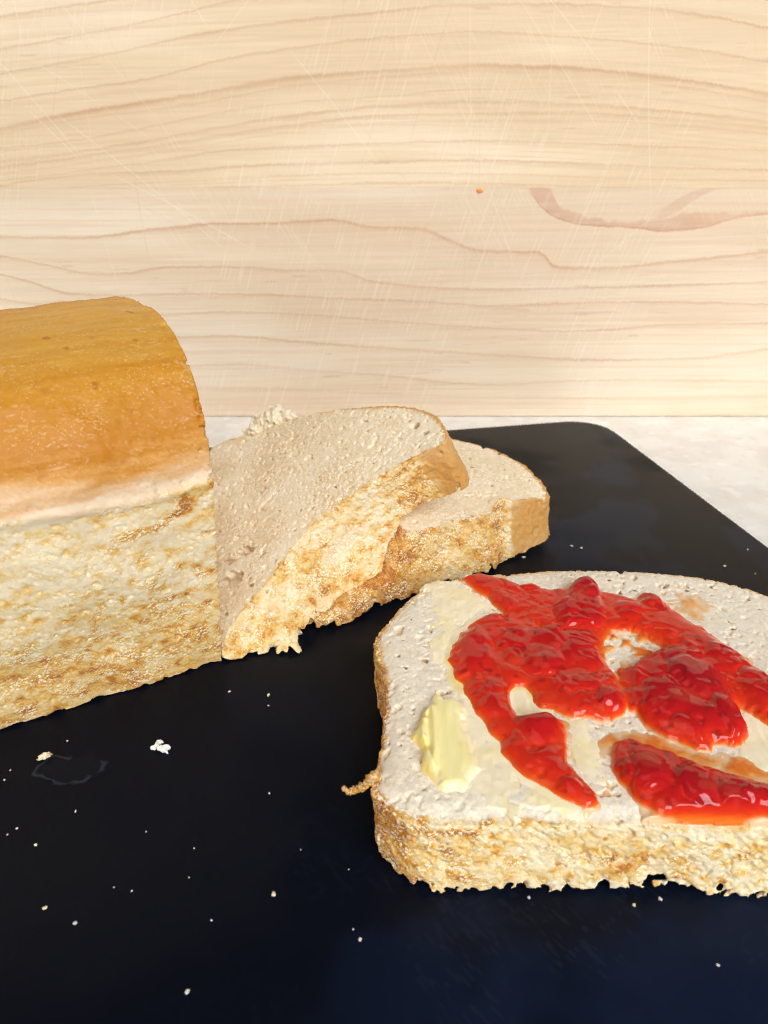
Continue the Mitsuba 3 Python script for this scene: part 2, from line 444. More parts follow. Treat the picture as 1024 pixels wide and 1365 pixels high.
def make_bread(thing, lo, hi, h, sdf, look, frame, seed, split=.0011, dome_at=None):
    """sdf(X, Y, Z, g) -> (solid distance, depth under the crust). look(v, n, depth, g) -> (crust colours, crumb colours)."""
    lo = np.array(lo, float)
    N = np.ceil((np.array(hi) - lo) / h).astype(int)
    ax = [(lo[k] + h * np.arange(N[k])).astype(np.float32) for k in range(3)]
    g = [field(N, s * .0005 / h, seed + k) for k, s in enumerate((.6, 1.1, 2.3, 8.5))]
    X, Y, Z = np.meshgrid(*ax, indexing='ij', sparse=True)
    D, depth = sdf(X, Y, Z, g)
    D[[0, -1]] = D[:, [0, -1]] = D[:, :, [0, -1]] = .01
    # drop what came loose
    from scipy.ndimage import label
    lab, n = label(D < 0)
    if n > 1:
        size = np.bincount(lab.ravel())
        size[0] = 0
        D = np.where((lab > 0) & (lab != size.argmax()), .0003, D)
    v, f = surface_nets(D, lo, h)
    dep, *gv = fields_at(v, [np.broadcast_to(depth, D.shape)] + g, lo, h)
    nl = normals_of(v, f)
    cc, cb = look(v, nl, dep, gv)
    k = sstep(split - .0004, split + .0013, dep + .0004 * gv[1])[:, None]
    col = np.clip(cc * (1 - k) + cb * k, 0.01, .95)
    M = np.asarray(frame)
    w = v @ M[:3, :3].T + M[:3, 3]
    nw = nl @ M[:3, :3].T
    fd = dep[f].mean(1)
    parts = [('crust', fd < split, 'crust_mat'), ('crumb', fd >= split, 'bread_mat')]
    if dome_at is not None:
        dm = dome_at(v)[f].mean(1) > .5
        parts = [('top_crust', (fd < split) & dm, 'top_crust_mat'), ('side_crust', (fd < split) & ~dm, 'crust_mat'), parts[1]]
    for part, sel, mat in parts:
        fs = f[sel]
        und = np.sort(np.vstack([fs[:, [0, 1]], fs[:, [1, 2]]]), 1)
        from scipy.sparse import coo_matrix
        from scipy.sparse.csgraph import connected_components
        lab = connected_components(coo_matrix((np.ones(len(und)), (und[:, 0], und[:, 1])), shape=(len(w), len(w))), directed=False)[1][fs[:, 0]]
        sizes = np.bincount(lab)
        big = [q for q in np.argsort(-sizes)[:4] if sizes[q] > 400]
        if part != 'crumb':                # scraps go with the crumb
            parts[-1][1][np.flatnonzero(sel)[~np.isin(lab, big)]] = True
        for k, q in enumerate(big):
            m_ = lab == q
            if part == 'crumb':
                m_ = m_ if k else ~np.isin(lab, big[1:])
            vv, ff, (c2, n2) = keep(w, fs, [col, nw], m_)
            add(f'{thing}__{part}' + (f'_{k:03d}' if k else ''), vv, ff, mat, c2, normals=n2)
    return w, f


def frame(o, l, w, n):
    M = np.eye(4)
    M[:3, 0], M[:3, 1], M[:3, 2], M[:3, 3] = l, w, n, o
    return M


ZUP = np.array([0, 0, 1.0])
C = np.array([-.05846, .22145, 0])                       # near right bottom corner of the loaf
U = np.array([.87235, .48889, 0])                        # along the loaf
V = np.array([-U[1], U[0], 0])                           # across it, away from the camera


def crumbly(g, a=1.0):
    """Open crumb: fine roughness and pores (metres, added to the distance)."""
    return a * (.00006 * g[0] + .00004 * g[1] + .00005 * g[2] + .0003 * sstep(1.2, 1.9, g[0]) + .0034 * sstep(1.5, 1.95, g[1]) + .0046 * sstep(1.85, 2.3, g[2]))


# --- the loaf: axes (u back from the cut face, w across, z up)
LOAF = chaikin([(.003, -.0004), (-.0006, -.0004), (-.0010, .0006), (-.0030, .008), (-.0066, .024), (-.0113, .043), (-.0154, .0665), (-.0172, .077), (-.0176, .086), (-.0155, .094), (-.0122, .100), (-.0065, .1085),
                (.0025, .1135), (.0155, .1170), (.030, .1180), (.046, .1172), (.066, .1155), (.086, .1125), (.106, .108), (.122, .097), (.128, .084), (.125, .07), (.119, .04), (.113, .01), (.107, 0), (.06, -.0006)], 1)


def loaf_sdf(X, Y, Z, g):
    s = X
    dip = 1 + .055 * np.exp(-((s + .074) / .020) ** 2) + .02 * sstep(-.01, -.06, s) - .03 * np.exp(-((s + .112) / .02) ** 2)
    ys, zs = np.arange(-.04, .15, .0005), np.arange(-.01, .135, .0005)
    tab = sdf2(LOAF, *np.meshgrid(ys, zs, indexing='ij'))
    zz = np.where(Z > .06, .06 + (Z - .06) * dip, Z)
    side = Y + 0 * X + 0 * Z
    side = side - .0022 * np.sin(s * 60 + 1) * sstep(.02, .05, Z) * sstep(.05, .02, Y)
    zz = zz + 0 * side
    d2 = map_coordinates(tab, [(side - ys[0]) / .0005, (zz - zs[0]) / .0005], order=1, mode='nearest').astype(np.float32)
    dome = sstep(.074, .084, Z + .002 * np.sin(s * 70)) + 0 * side
    wall = .00005 * g[0] + .00003 * g[1] + .00003 * g[2] + .0003 * g[3] + .0006 * sstep(1.6, 2.2, g[1]) + .0004 * sstep(1.2, 1.9, g[0])
    domd = .00003 * g[0] + .00004 * g[1] + .00007 * g[2] + .0003 * g[3]
    ledge = -.0009 * np.exp(-((Z - .0765 - .0012 * np.sin(s * 90)) / .0018) ** 2)
    crust = d2 + wall * (1 - dome) + domd * dome + ledge
    cut = X - .0004 + crumbly(g)
    D = np.maximum(np.maximum(crust, cut), -Z + .0003 + .0006 * np.maximum(g[2], 0))
    return D, -d2


def loaf_tide(v):
    return .0775 + .0022 * np.sin(v[:, 0] * 65) + .002 * (meshkit.fbm(v * 160, 2, 9) - .5)


def loaf_dome(v):
    return (v[:, 2] > loaf_tide(v)).astype(float)


def loaf_look(v, n, dep, g):
    s, z = v[:, 0], v[:, 2]
    p = v * [55, 110, 110]
    patch = meshkit.fbm(v * 95, 4, 3)
    blot = meshkit.fbm(v * 42 + 7, 3, 8)
    fine = meshkit.fbm(v * 1500, 2, 5)
    tide = loaf_tide(v)
    # wall: pale, tan low down and just under the dome
    low = sstep(.055, .012, z)
    under = np.exp(-((z - tide + .008) / .006) ** 2) * sstep(.45, .62, meshkit.fbm(v * [120, 120, 200] + 3, 3, 2)) * sstep(-.055, -.01, s)
    b = .03 + .30 * low + .9 * np.maximum(patch - .48, 0) * (.55 + .8 * low) + .85 * under + (.5 + .5 * low + 3. * np.maximum(blot - .44, 0)) * np.maximum(meshkit.fbm(v * 330 + 2, 3, 27) - .44, 0) * 1.7 + .35 * (fine - .5) + .05 * g[1]
    b += .5 * sstep(.006, .0, z) * sstep(.4, .6, blot)
    wall = crust_ramp(np.clip(b, 0, .95))
    # dome: pinkish cream at the shoulder rising to deep gold
    t = (z - tide) / (.1195 - tide)
    streak = meshkit.fbm(np.column_stack([s * 35, v[:, 1] * 330, z * 330]), 4, 4)
    vein = np.abs(meshkit.fbm(np.column_stack([s * 60, v[:, 1] * 210, z * 260]) + 5, 4, 21) - .5)
    veins = sstep(.010, .0, vein) * sstep(.46, .6, meshkit.fbm(v * 50, 2, 12))
    spk = sstep(.80, .9, meshkit.noise(v * 1400, 6))
    tt = np.clip(t + .10 * (blot - .5) + .42 * (streak - .5) + .12 * (patch - .5) + .15 * (fine - .5), 0, 1)
    dome = lerp3([(0, (.78, .61, .42)), (.04, (.75, .53, .34)), (.13, (.70, .42, .20)), (.25, (.62, .30, .075)), (.40, (.50, .19, .018)), (.70, (.52, .215, .018)), (1, (.62, .32, .055))], tt)
    dome = dome * (1 - .30 * veins[:, None]) + np.array((.85, .66, .42)) * .30 * veins[:, None]
    dome = dome * (1 - .18 * spk[:, None]) + np.array((.85, .62, .33)) * .18 * spk[:, None]
    spots = sstep(.80, .86, meshkit.noise(v * 260, 31)) * sstep(.6, .8, patch + .2)
    dome = dome * (1 - .6 * spots[:, None]) + np.array((.38, .10, .02)) * .6 * spots[:, None]
    k = sstep(-.0016, .0016, z - tide)[:, None]
    return wall * (1 - k) + dome * k, np.tile(CRUMB, (len(v), 1))


make_bread('bread_loaf', (-.165, -.03, -.003), (.006, .138, .127), .00058, loaf_sdf, loaf_look, frame(C, U, V, ZUP), 100, split=.0019, dome_at=loaf_dome)
tag('bread_loaf', 'cut loaf of white bread with golden domed top crust at left', 'bread loaf')
labels['bread_loaf__top_crust'] = {'label': 'smooth golden domed top crust'}
labels['bread_loaf__side_crust'] = {'label': 'pale mottled rough side crust'}


def slice_look(side_b, dome_at, pale=0.0):
    """Colours of a slice: l along x, w along y. side_b(v) adds browning or painted shade to the side crust; dome_at(v) -> 0..1 where the smooth top crust is."""
    def look(v, n, dep, g):
        patch = meshkit.fbm(v * 110 + 4, 4, 13)
        blot = meshkit.fbm(v * 48 + 1, 3, 18)
        fine = meshkit.fbm(v * 1500, 2, 15)
        speck = meshkit.fbm(v * 330 + 2, 3, 27)
        b = .12 + 1.1 * np.maximum(patch - .46, 0) + (.7 + 3.2 * np.maximum(blot - .42, 0)) * np.maximum(speck - .44, 0) * 1.7 + .35 * (fine - .5) + .05 * g[1] + side_b(v)
        wall = crust_ramp(np.clip(b, 0, .95))
        dm = np.clip(.62 + .45 * (meshkit.fbm(v * 70, 3, 3) - .5) + .25 * (fine - .5) + .15 * side_b(v), 0, 1)
        dome = lerp3([(0, (.80, .67, .50)), (.35, (.70, .46, .23)), (.6, (.62, .33, .10)), (1, (.50, .21, .035))], dm)
        k = dome_at(v)[:, None]
        cr = wall * (1 - k) + dome * k
        tone = meshkit.fbm(v * 60, 3, 44)
        crumb = lerp3([(.2, (.72, .55, .34)), (.5, CRUMB), (.8, (.83, .715, .54))], tone + .55 * (fine - .5))
        crumb = crumb * (1 - pale) + np.array((.83, .765, .655)) * pale * (.9 + .3 * (fine[:, None] - .5))
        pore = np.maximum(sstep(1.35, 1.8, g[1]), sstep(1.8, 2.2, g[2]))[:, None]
        crumb = crumb * (1 - .8 * pore) + np.array((.66, .44, .20)) * .8 * pore  # pore walls painted tan and darker, standing in for shade inside them
        return cr, crumb
    return look


# --- slice A: leaning over the second slice, dome to the right
TAU = math.radians(32.5)
LA = U * math.cos(TAU) + ZUP * math.sin(TAU)
NA = -U * math.sin(TAU) + ZUP * math.cos(TAU)
OA = C + U * (-.009)
A_OUT = chaikin([(-.012, .006), (-.004, .000), (.0123, -.001), (.0195, .005), (.041, .0095), (.0583, .0165), (.0734, .0168), (.0934, .0122), (.1067, .0073), (.114, .0032),
                 (.1200, -.001), (.1236, .001), (.1268, .007), (.1292, .018), (.1270, .0346), (.1215, .0482), (.1075, .0747), (.0908, .0945), (.077, .105), (.061, .1225), (.03, .130), (-.006, .122), (-.014, .10), (-.016, .05)], 1)
A_TH = ([-.02, 0, .030, .0335, .036, .045, .054, .065, .0735, .079, .084, .091, .0974, .119, .14], [.040, .040, .038, .026, .0168, .0205, .0255, .031, .035, .0315, .027, .0237, .0226, .0232, .0225])
ATX, ATY = np.arange(-.03, .15, .0005), np.arange(-.06, .15, .0005)
ATAB = sdf2(A_OUT, *np.meshgrid(ATX, ATY, indexing='ij'))


def a_base(X, Y, Z):
    """Slice A without roughness, in its own axes -> (distance, outline distance)."""
    th = np.interp(X.ravel(), *A_TH).reshape(X.shape)
    flare = np.interp(X.ravel(), [-.02, .004, .012, .020, .030, .036, .045, .054, .065, .0735, .084, .092], [0, .0, .35, .75, .95, .73, .55, .37, .24, .18, .08, .0]).reshape(X.shape)
    near = sstep(.06, .03, Y)
    Yw = Y + flare * (-Z) * near
    Xw = X + .10 * (-Z) * sstep(.09, .12, X)             # the domed end leans out below
    full = np.broadcast_shapes(X.shape, Y.shape, Z.shape)
    d2 = map_coordinates(ATAB, [np.broadcast_to((Xw - ATX[0]) / .0005, full), np.broadcast_to((Yw - ATY[0]) / .0005, full)], order=1, mode='nearest').astype(np.float32)
    return np.maximum(np.maximum(d2, Z), -Z - th), d2


def a_sdf(X, Y, Z, g):
    base, d2 = a_base(X, Y, Z)
    dome = sstep(.106, .113, X + .004 * g[3] * 0)
    wall = .00014 * g[0] + .00008 * g[1] + .00009 * g[2] + .0004 * g[3] + .0012 * sstep(1.4, 2.1, g[1]) + .0005 * sstep(1.1, 1.9, g[0]) + .0010 * sstep(1.6, 2.4, g[2])
    domd = .00006 * g[0] + .00009 * g[1] + .00014 * g[2] + .0002 * g[3]
    crust = d2 + wall * (1 - dome) + domd * dome
    top = Z + crumbly(g)
    # torn hollows in the cut face beside the loaf, and a bite out of the lower edge
    def capsule(p0, p1, r):
        d = p1 - p0
        t = np.clip(((X - p0[0]) * d[0] + (Y - p0[1]) * d[1] + (Z - p0[2]) * d[2]) / (d @ d), 0, 1)
        return np.sqrt((X - p0[0] - t * d[0]) ** 2 + (Y - p0[1] - t * d[1]) ** 2 + (Z - p0[2] - t * d[2]) ** 2) - r
    loc = lambda q: (np.linalg.inv(frame(OA, LA, V, NA)) @ [*q, 1])[:3]
    down = np.array([0, 0, -.0036])
    holes = np.minimum.reduce([capsule(loc(on_plane(288, 752, OA, NA)) + down, loc(on_plane(330, 732, OA, NA)) + down, .0040), capsule(loc(on_plane(290, 778, OA, NA)) + down, loc(on_plane(313, 770, OA, NA)) + down, .0044),
                               capsule(loc(on_plane(412, 866, C - V * .014, V)), loc(on_plane(404, 846, C - V * .004, V)), .0026)]) + .0006 * g[2] + .0003 * g[1]
    th = np.interp(X.ravel(), *A_TH).reshape(X.shape)
    bot = -Z - th + crumbly(g, .8) + .0004 * g[3]
    zw = OA[2] + X * LA[2] + Z * NA[2]
    rag = -zw + .0005 + .0008 * np.maximum(g[1], 0) + .0008 * np.maximum(g[2], 0) + .0010 * np.maximum(g[3], 0)
    scar = np.exp(-(((X - .066) / .007) ** 2 + ((Z + .016) / .0035) ** 2)) * .0018 * (Y < .04)
    return np.maximum(np.maximum(np.maximum(np.maximum(np.maximum(crust + scar, top), bot), rag), -holes), .0008 - (-.009 + X * math.cos(TAU) - Z * math.sin(TAU)) + .0003 * g[1]), -d2


def a_side(v):
    z = v[:, 2]
    l = v[:, 0]
    return .22 * np.exp(-((l - .103) / .008) ** 2) + .10 * sstep(-.012, -.03, z) + .16 * sstep(.03, .0, l) - .10 * np.exp(-((l - .085) / .012) ** 2) - .3 * np.exp(-(((l - .066) / .006) ** 2 + ((z + .016) / .003) ** 2))


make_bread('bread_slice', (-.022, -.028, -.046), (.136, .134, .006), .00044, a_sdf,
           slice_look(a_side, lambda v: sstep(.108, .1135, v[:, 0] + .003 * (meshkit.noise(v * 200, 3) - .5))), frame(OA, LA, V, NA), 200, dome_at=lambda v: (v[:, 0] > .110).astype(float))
tag('bread_slice', 'thick bread slice leaning against the cut loaf and lying over another slice', 'bread slice')

# a fluffy torn tuft on the far rim of slice A
Rt = np.random.default_rng(5)
lo, h = np.array([.066, .088, -.012]), .0005
N = (64, 60, 56)
ax = [lo[k] + h * np.arange(N[k]) for k in range(3)]
X, Y, Z = np.meshgrid(*ax, indexing='ij')
g = [field(N, s, 700 + k) for k, s in enumerate((.9, 1.7, 3.0))]
D = np.full(N, 1.0)
for cx, cy, cz, r in ((.080, .1065, -.001, .0045), (.085, .1035, .0012, .0045), (.0895, .1000, .0010, .0038), (.0925, .0975, -.0005, .003), (.076, .109, -.003, .004), (.087, .1025, -.003, .005)):
    D = np.minimum(D, np.sqrt((X - cx) ** 2 + (Y - cy) ** 2 + (Z - cz) ** 2) - r)
D = D + .0007 * g[0] + .0007 * g[1] + .0005 * g[2]
D[[0, -1]] = D[:, [0, -1]] = D[:, :, [0, -1]] = .01
v, f = surface_nets(D, lo, h)
M = frame(OA, LA, V, NA)
add('bread_slice__torn_crumb', v @ M[:3, :3].T + M[:3, 3], f, 'bread_mat', np.tile((.80, .71, .53), (len(v), 1)))
labels['bread_slice__torn_crumb'] = {'label': 'fluffy torn tuft of pale crumb on the far rim'}

# --- slice B: flat on the board under A
OB = np.array([-.01963, .22804, 0])
UB = np.array([.76877, .63953, 0])
VB = np.array([-UB[1], UB[0], 0])
B_OUT = chaikin([(.001, .015), (.008, .0105), (.03, .0095), (.05, .0085), (.07, .0050), (.085, .001), (.093, .0045), (.102, .0022), (.112, .0002), (.1195, .0000), (.1245, .004), (.129, .0105),
                 (.1335, .0256), (.1364, .0375), (.1378, .0538), (.1335, .0695), (.127, .09), (.115, .103), (.09, .108), (.04, .106), (.005, .10), (-.004, .06)], 1)
TB = .0272
Ainv = np.linalg.inv(frame(OA, LA, V, NA))
Bf = frame(OB, UB, VB, ZUP)
BTAB = sdf2(B_OUT, *np.meshgrid(ATX, ATY, indexing='ij'))


def b_sdf(X, Y, Z, g):
    full = np.broadcast_shapes(X.shape, Y.shape, Z.shape)
    d2 = map_coordinates(BTAB, [np.broadcast_to((X - ATX[0]) / .0005, full), np.broadcast_to((Y + .002 * sstep(.02, .0, Z) - ATY[0]) / .0005, full)], order=1, mode='nearest').astype(np.float32)
    dome = sstep(.096, .101, X) + 0 * Z
    wall = .00014 * g[0] + .00008 * g[1] + .00010 * g[2] + .0004 * g[3] + .0012 * sstep(1.4, 2.1, g[1]) + .0005 * sstep(1.1, 1.9, g[0]) + .0010 * sstep(1.6, 2.4, g[2])
    domd = .00006 * g[0] + .0001 * g[1] + .00016 * g[2] + .0002 * g[3]
    crust = d2 + wall * (1 - dome) + domd * dome
    lip = .0035 * np.exp(-((X - .094) / .005) ** 2) * sstep(.014, .004, Y) - .004 * sstep(.104, .125, X) * sstep(.03, .0, Y)
    top = Z - TB - lip + crumbly(g)
    lift = .0006 + .0040 * sstep(.098, .125, X) * sstep(.03, .0, Y)      # the domed corner curls up off the board
    bot = -Z + lift + .0012 * np.maximum(g[2] + .2, 0) + .0008 * np.maximum(g[3], 0)
    D = np.maximum(np.maximum(crust, top), bot)
    m = Ainv @ Bf
    q = [m[k, 0] * X + m[k, 1] * Y + m[k, 2] * Z + m[k, 3] for k in range(3)]
    ab, _ = a_base(*[np.ascontiguousarray(x) for x in q])
    under = np.interp(q[0].ravel(), *A_TH).reshape(q[0].shape) + q[2] + .0007       # B is pressed down under A
    return np.maximum(np.maximum(D, -(ab - .0007)), under + .0003 * g[2]), np.minimum(-d2, np.where(Y < .03, np.abs(under), 1))


def b_side(v):
    return .34 * np.exp(-((v[:, 0] - .088) / .010) ** 2) + .12 + .34 * sstep(.065, .045, v[:, 0]) - .35 * np.exp(-((v[:, 0] - .0985) / .004) ** 2)  # the end below slice A is browned to paint in its shade


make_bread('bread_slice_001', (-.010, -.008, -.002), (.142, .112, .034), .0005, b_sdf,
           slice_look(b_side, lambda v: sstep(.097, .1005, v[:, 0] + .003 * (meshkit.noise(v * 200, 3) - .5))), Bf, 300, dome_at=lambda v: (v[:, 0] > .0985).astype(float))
tag('bread_slice_001', 'bread slice lying flat on the black board, half covered by the leaning slice', 'bread slice')

# --- slice J: buttered and spread with jam
ZJ = .025
J_OUT = chaikin([(.0012, .1335), (.007, .1290), (.02, .1285), (.035, .1290), (.059, .1282), (.089, .1270), (.118, .1262), (.134, .1275), (.142, .134), (.143, .15), (.141, .17), (.142, .19),
                 (.1435, .203), (.142, .216), (.1385, .2225), (.1336, .2275), (.1275, .2330), (.1183, .2385), (.1017, .2428), (.0857, .2446), (.0665, .2448), (.050, .2424), (.0268, .2390), (.0171, .2353), (.0070, .2232), (.0012, .2112),
                 (-.0030, .2024), (-.0018, .1911), (.0000, .1824), (.0000, .1717), (-.0008, .161), (-.0017, .1493), (-.0026, .1429), (-.0028, .1375)], 1)
JX, JY = np.arange(-.02, .16, .0005), np.arange(.11, .26, .0005)
JTAB = sdf2(J_OUT, *np.meshgrid(JX, JY, indexing='ij'))


def j_sdf(X, Y, Z, g):
    full = np.broadcast_shapes(X.shape, Y.shape, Z.shape)
    d2 = map_coordinates(JTAB, [np.broadcast_to((X - JX[0]) / .0005, full), np.broadcast_to((Y - JY[0]) / .0005, full)], order=1, mode='nearest').astype(np.float32)
    d2 = d2 + .0022 * sstep(.010, .0, Z) * sstep(.014, .0, X) * 1.0
    back = sstep(.205, .215, Y)
    wall = .00013 * g[0] + .00008 * g[1] + .00009 * g[2] + .0003 * g[3] + .0010 * sstep(1.3, 2.0, g[1]) + .0006 * sstep(1.0, 1.9, g[0]) + .0012 * sstep(1.6, 2.3, g[2])
    crust = d2 + wall * (1 - .55 * back)
    rim = -.0016 * sstep(.006, .0, -d2)                     # the cut face rolls off at its rim
    top = Z - ZJ - rim + crumbly(g, .85)
    front = sstep(.140, .131, Y)
    bot = -Z + .0004 + (.0006 + .0010 * front) * np.maximum(g[1] + .3 * front, 0) + (.0006 + .0007 * front) * np.maximum(g[2], 0) + .0006 * np.maximum(g[3], 0)
    k = .0012
    D = np.maximum(np.maximum(crust, top), bot)
    return D, -d2


def j_side(v):
    left = sstep(.014, .0, v[:, 0])
    top = sstep(.016, .024, v[:, 2])
    return .42 * left + .10 * sstep(.05, .012, v[:, 0]) - .14 * sstep(.025, .09, v[:, 0]) - .04 * top + .10 * sstep(.205, .215, v[:, 1])


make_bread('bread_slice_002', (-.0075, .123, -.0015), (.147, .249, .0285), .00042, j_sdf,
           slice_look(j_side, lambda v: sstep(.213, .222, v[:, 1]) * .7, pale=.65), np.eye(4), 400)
tag('bread_slice_002', 'bread slice spread with butter and red jam, nearest the camera', 'bread slice')

# a curled strand of crust at the left of slice J
def tube(pts, rad, n=7, seed=0):
    r = np.random.default_rng(seed)
    pts = np.asarray(pts, float)
    t = np.linspace(0, 1, len(pts))
    from scipy.interpolate import CubicSpline
    tt = np.linspace(0, 1, 26)
    c = CubicSpline(t, pts)(tt)
    R = np.interp(tt, t, rad)
    d = np.gradient(c, axis=0)
    d /= np.linalg.norm(d, axis=1, keepdims=True)
    a = np.cross(d, [0, 0.1, 1.0])
    a /= np.linalg.norm(a, axis=1, keepdims=True)
    b = np.cross(d, a)
    th = np.arange(n) / n * 2 * math.pi
    rr = R[:, None] * (1 + .35 * r.standard_normal((26, n)).clip(-1.5, 1.5))
    v = c[:, None] + rr[..., None] * (np.cos(th)[None, :, None] * a[:, None] + np.sin(th)[None, :, None] * b[:, None])
    v = v.reshape(-1, 3)
    f = []
    for i in range(25):
        for j in range(n):
            k = (j + 1) % n
            f += [(i * n + j, i * n + k, (i + 1) * n + k), (i * n + j, (i + 1) * n + k, (i + 1) * n + j)]
    e = len(v)
    v = np.vstack([v, c[:1], c[-1:]])
    for j in range(n):
        k = (j + 1) % n
        f += [(e, k, j), (e + 1, 25 * n + j, 25 * n + k)]
    return v, np.array(f)


sp = [on_plane(x, y, (0, .139, 0), (0, 1.0, 0)) for x, y in ((502, 1030), (490, 1043), (478, 1051), (466, 1054), (457, 1049))]
v, f = tube(sp, [.0016, .0011, .0008, .0009, .0004], seed=3)
add('bread_slice_002__crust_strand', v, f, 'crust_mat', np.tile((.55, .27, .05), (len(v), 1)))
labels['bread_slice_002__crust_strand'] = {'label': 'thin curled strand of brown crust hanging off the left side'}

# ------------------------------------------------------------------ butter and jam (fields over the slice's top)
GX, GY = np.arange(-.004, .146, .0003), np.arange(.120, .252, .0003)
MX, MYg = np.meshgrid(GX, GY, indexing='ij')


def z5(p):
    return [on_z(580 + x / 2.306, 750 + y / 2.306, ZJ + .002)[:2] for x, y in p]


def z4(p):
    return [on_z(460 + x / 2.844, 740 + y / 2.844, ZJ + .001)[:2] for x, y in p]


def inside(p, wob=.0, seed=0, n=1):
    d = -sdf2(chaikin(p, n), MX, MYg)
    if wob:
        d = d + wob * (meshkit.fbm(np.stack([MX * 260, MYg * 260, 0 * MX], -1), 3, seed) - .5) * 2
    return d


def film(d, thick, edge):
    return np.where(d > 0, thick * (1 - np.exp(-np.maximum(d, 0) / edge)), np.maximum(d * .8, -.003))


def height_solid(H, floor, colour):
    """A closed solid between the height field H (metres over the plane ZJ) and the floor, where H > -0.0004."""
    m = H > -.0013
    cell = m[:-1, :-1] & m[1:, :-1] & m[:-1, 1:] & m[1:, 1:]
    nx, ny = H.shape
    idx = np.arange(nx * ny).reshape(nx, ny)
    i, j = np.nonzero(cell)
    a, b, c, d = idx[i, j], idx[i + 1, j], idx[i + 1, j + 1], idx[i, j + 1]
    top = np.vstack([np.stack([a, b, c], 1), np.stack([a, c, d], 1)])
    vt = np.column_stack([MX.ravel(), MYg.ravel(), ZJ + H.ravel()])
    vb = np.column_stack([MX.ravel(), MYg.ravel(), np.full(H.size, ZJ + floor)])
    e = np.vstack([top[:, [0, 1]], top[:, [1, 2]], top[:, [2, 0]]])
    key = e.min(1).astype(np.int64) * H.size + e.max(1)
    _, first, cnt = np.unique(key, return_index=True, return_counts=True)
    rim = e[first[cnt == 1]]
    wall = np.vstack([np.stack([rim[:, 1], rim[:, 0], rim[:, 0] + H.size], 1), np.stack([rim[:, 1], rim[:, 0] + H.size, rim[:, 1] + H.size], 1)])
    f = np.vstack([top, top[:, ::-1] + H.size, wall])
    v = np.vstack([vt, vb])
    col = np.vstack([colour.reshape(-1, 3)] * 2)
    u, inv = np.unique(f, return_inverse=True)
    return v[u], inv.reshape(-1, 3), col[u]


P3 = np.stack([MX, MYg, 0 * MX], -1)
M1 = inside(z5([(150, 150), (100, 180), (60, 220), (38, 260), (45, 310), (80, 370), (110, 420), (150, 480), (190, 540), (230, 600), (290, 650), (360, 690), (430, 730), (500, 745), (500, 700), (470, 660), (430, 620), (410, 580), (405, 520), (400, 480), (370, 455), (320, 450), (270, 465), (240, 440), (228, 400), (240, 362), (290, 375), (310, 430), (360, 440), (420, 460), (500, 470), (560, 465), (600, 430), (590, 380), (560, 330), (530, 290), (510, 240), (500, 200), (400, 175), (300, 185), (200, 140)]), .0013, 1, 2)
# butter
b1 = inside(z4([(335, 462), (352, 500), (330, 545), (300, 590), (290, 640), (245, 680), (285, 715), (292, 780), (318, 830), (350, 868), (430, 880), (480, 850), (515, 835), (520, 790), (480, 740), (462, 640), (450, 560), (405, 545), (360, 555)]), .0017, 1, 1)
b2 = inside(z4([(400, 540), (430, 480), (480, 560), (560, 680), (620, 790), (700, 860), (800, 900), (830, 930), (700, 950), (600, 940), (520, 900), (480, 860), (450, 700)]), .004, 2)
b3 = inside(z4([(330, 90), (430, 92), (520, 150), (575, 190), (490, 222), (420, 255), (395, 330), (410, 420), (340, 400), (330, 330), (350, 250), (320, 190), (300, 140)]), .0035, 3)
b4 = inside(z4([(620, 470), (700, 480), (740, 560), (700, 610), (640, 590)]), .001, 4)
b5 = inside(z4([(840, 590), (930, 590), (960, 720), (1000, 850), (930, 850), (860, 760)]), .001, 5)
b6 = inside(z5([(930, 430), (1040, 460), (1100, 640), (980, 640), (930, 560)]), .001, 6)
ridge = .0016 * np.exp(-(inside(z4([(300, 590), (345, 585), (350, 830), (310, 800), (285, 715), (285, 640)]), 0) - .0006) ** 2 / .0010 ** 2)
grooves = .00030 * (meshkit.noise(P3 * [900, 60, 1], 2) - .5) + .0002 * (meshkit.noise(P3 * [700, 110, 1], 5) - .5)
swipe = np.where(b1 > 0, .0024 * (1 - np.exp(-np.maximum(b1, 0) / .0008)) * (1 - .75 * sstep(.004, .013, MX - .0155 + .004 * (meshkit.fbm(P3 * 150, 2, 3) - .5))) + ridge + grooves, np.maximum(b1 * 1.2, -.003))
thin = np.maximum.reduce([film(b2, .00045, .005), film(b3, .0005, .004), film(b4, .0004, .002), film(b5, .00035, .002), film(b6, .00035, .002)]) + np.where(np.maximum.reduce([b2, b3, b4, b5, b6]) > 0, 1, 0) * (.0005 * (meshkit.fbm(P3 * 420, 3, 8) - .56) + grooves * .6)
oil = np.where((MX < .047) & (MYg < .215), M1 + .0024 * meshkit.fbm(P3 * 110, 3, 33) + .0006, -1)
HB = np.maximum.reduce([swipe, thin, film(oil, .0005, .0016)])
bt = meshkit.fbm(P3 * 120, 3, 19)
thick = sstep(.0006, .0026, HB)[..., None]
cB = np.array((.88, .77, .53)) * (1 - thick) + np.array((.90, .80, .36)) * thick
cB = cB * (1 - .25 * sstep(.5, .7, bt)[..., None]) + np.array((.86, .70, .20)) * .25 * sstep(.5, .7, bt)[..., None]
edge = (sstep(.0017, .0004, b1) * (b1 > -.001) * sstep(.0145, .0105, MX + .0018 * (meshkit.fbm(P3 * 200, 2, 6) - .5)))[..., None]
cB = cB * (1 - .8 * edge) + np.array((.84, .64, .13)) * .8 * edge
oily = (sstep(.0, .0012, oil) * (b1 < .0005) * sstep(.52, .40, meshkit.fbm(P3 * 90, 2, 12)))[..., None]
cB = cB * (1 - .75 * oily) + np.array((.82, .62, .16)) * .75 * oily
v, f, c = height_solid(HB, -.0022, cB)
import trimesh
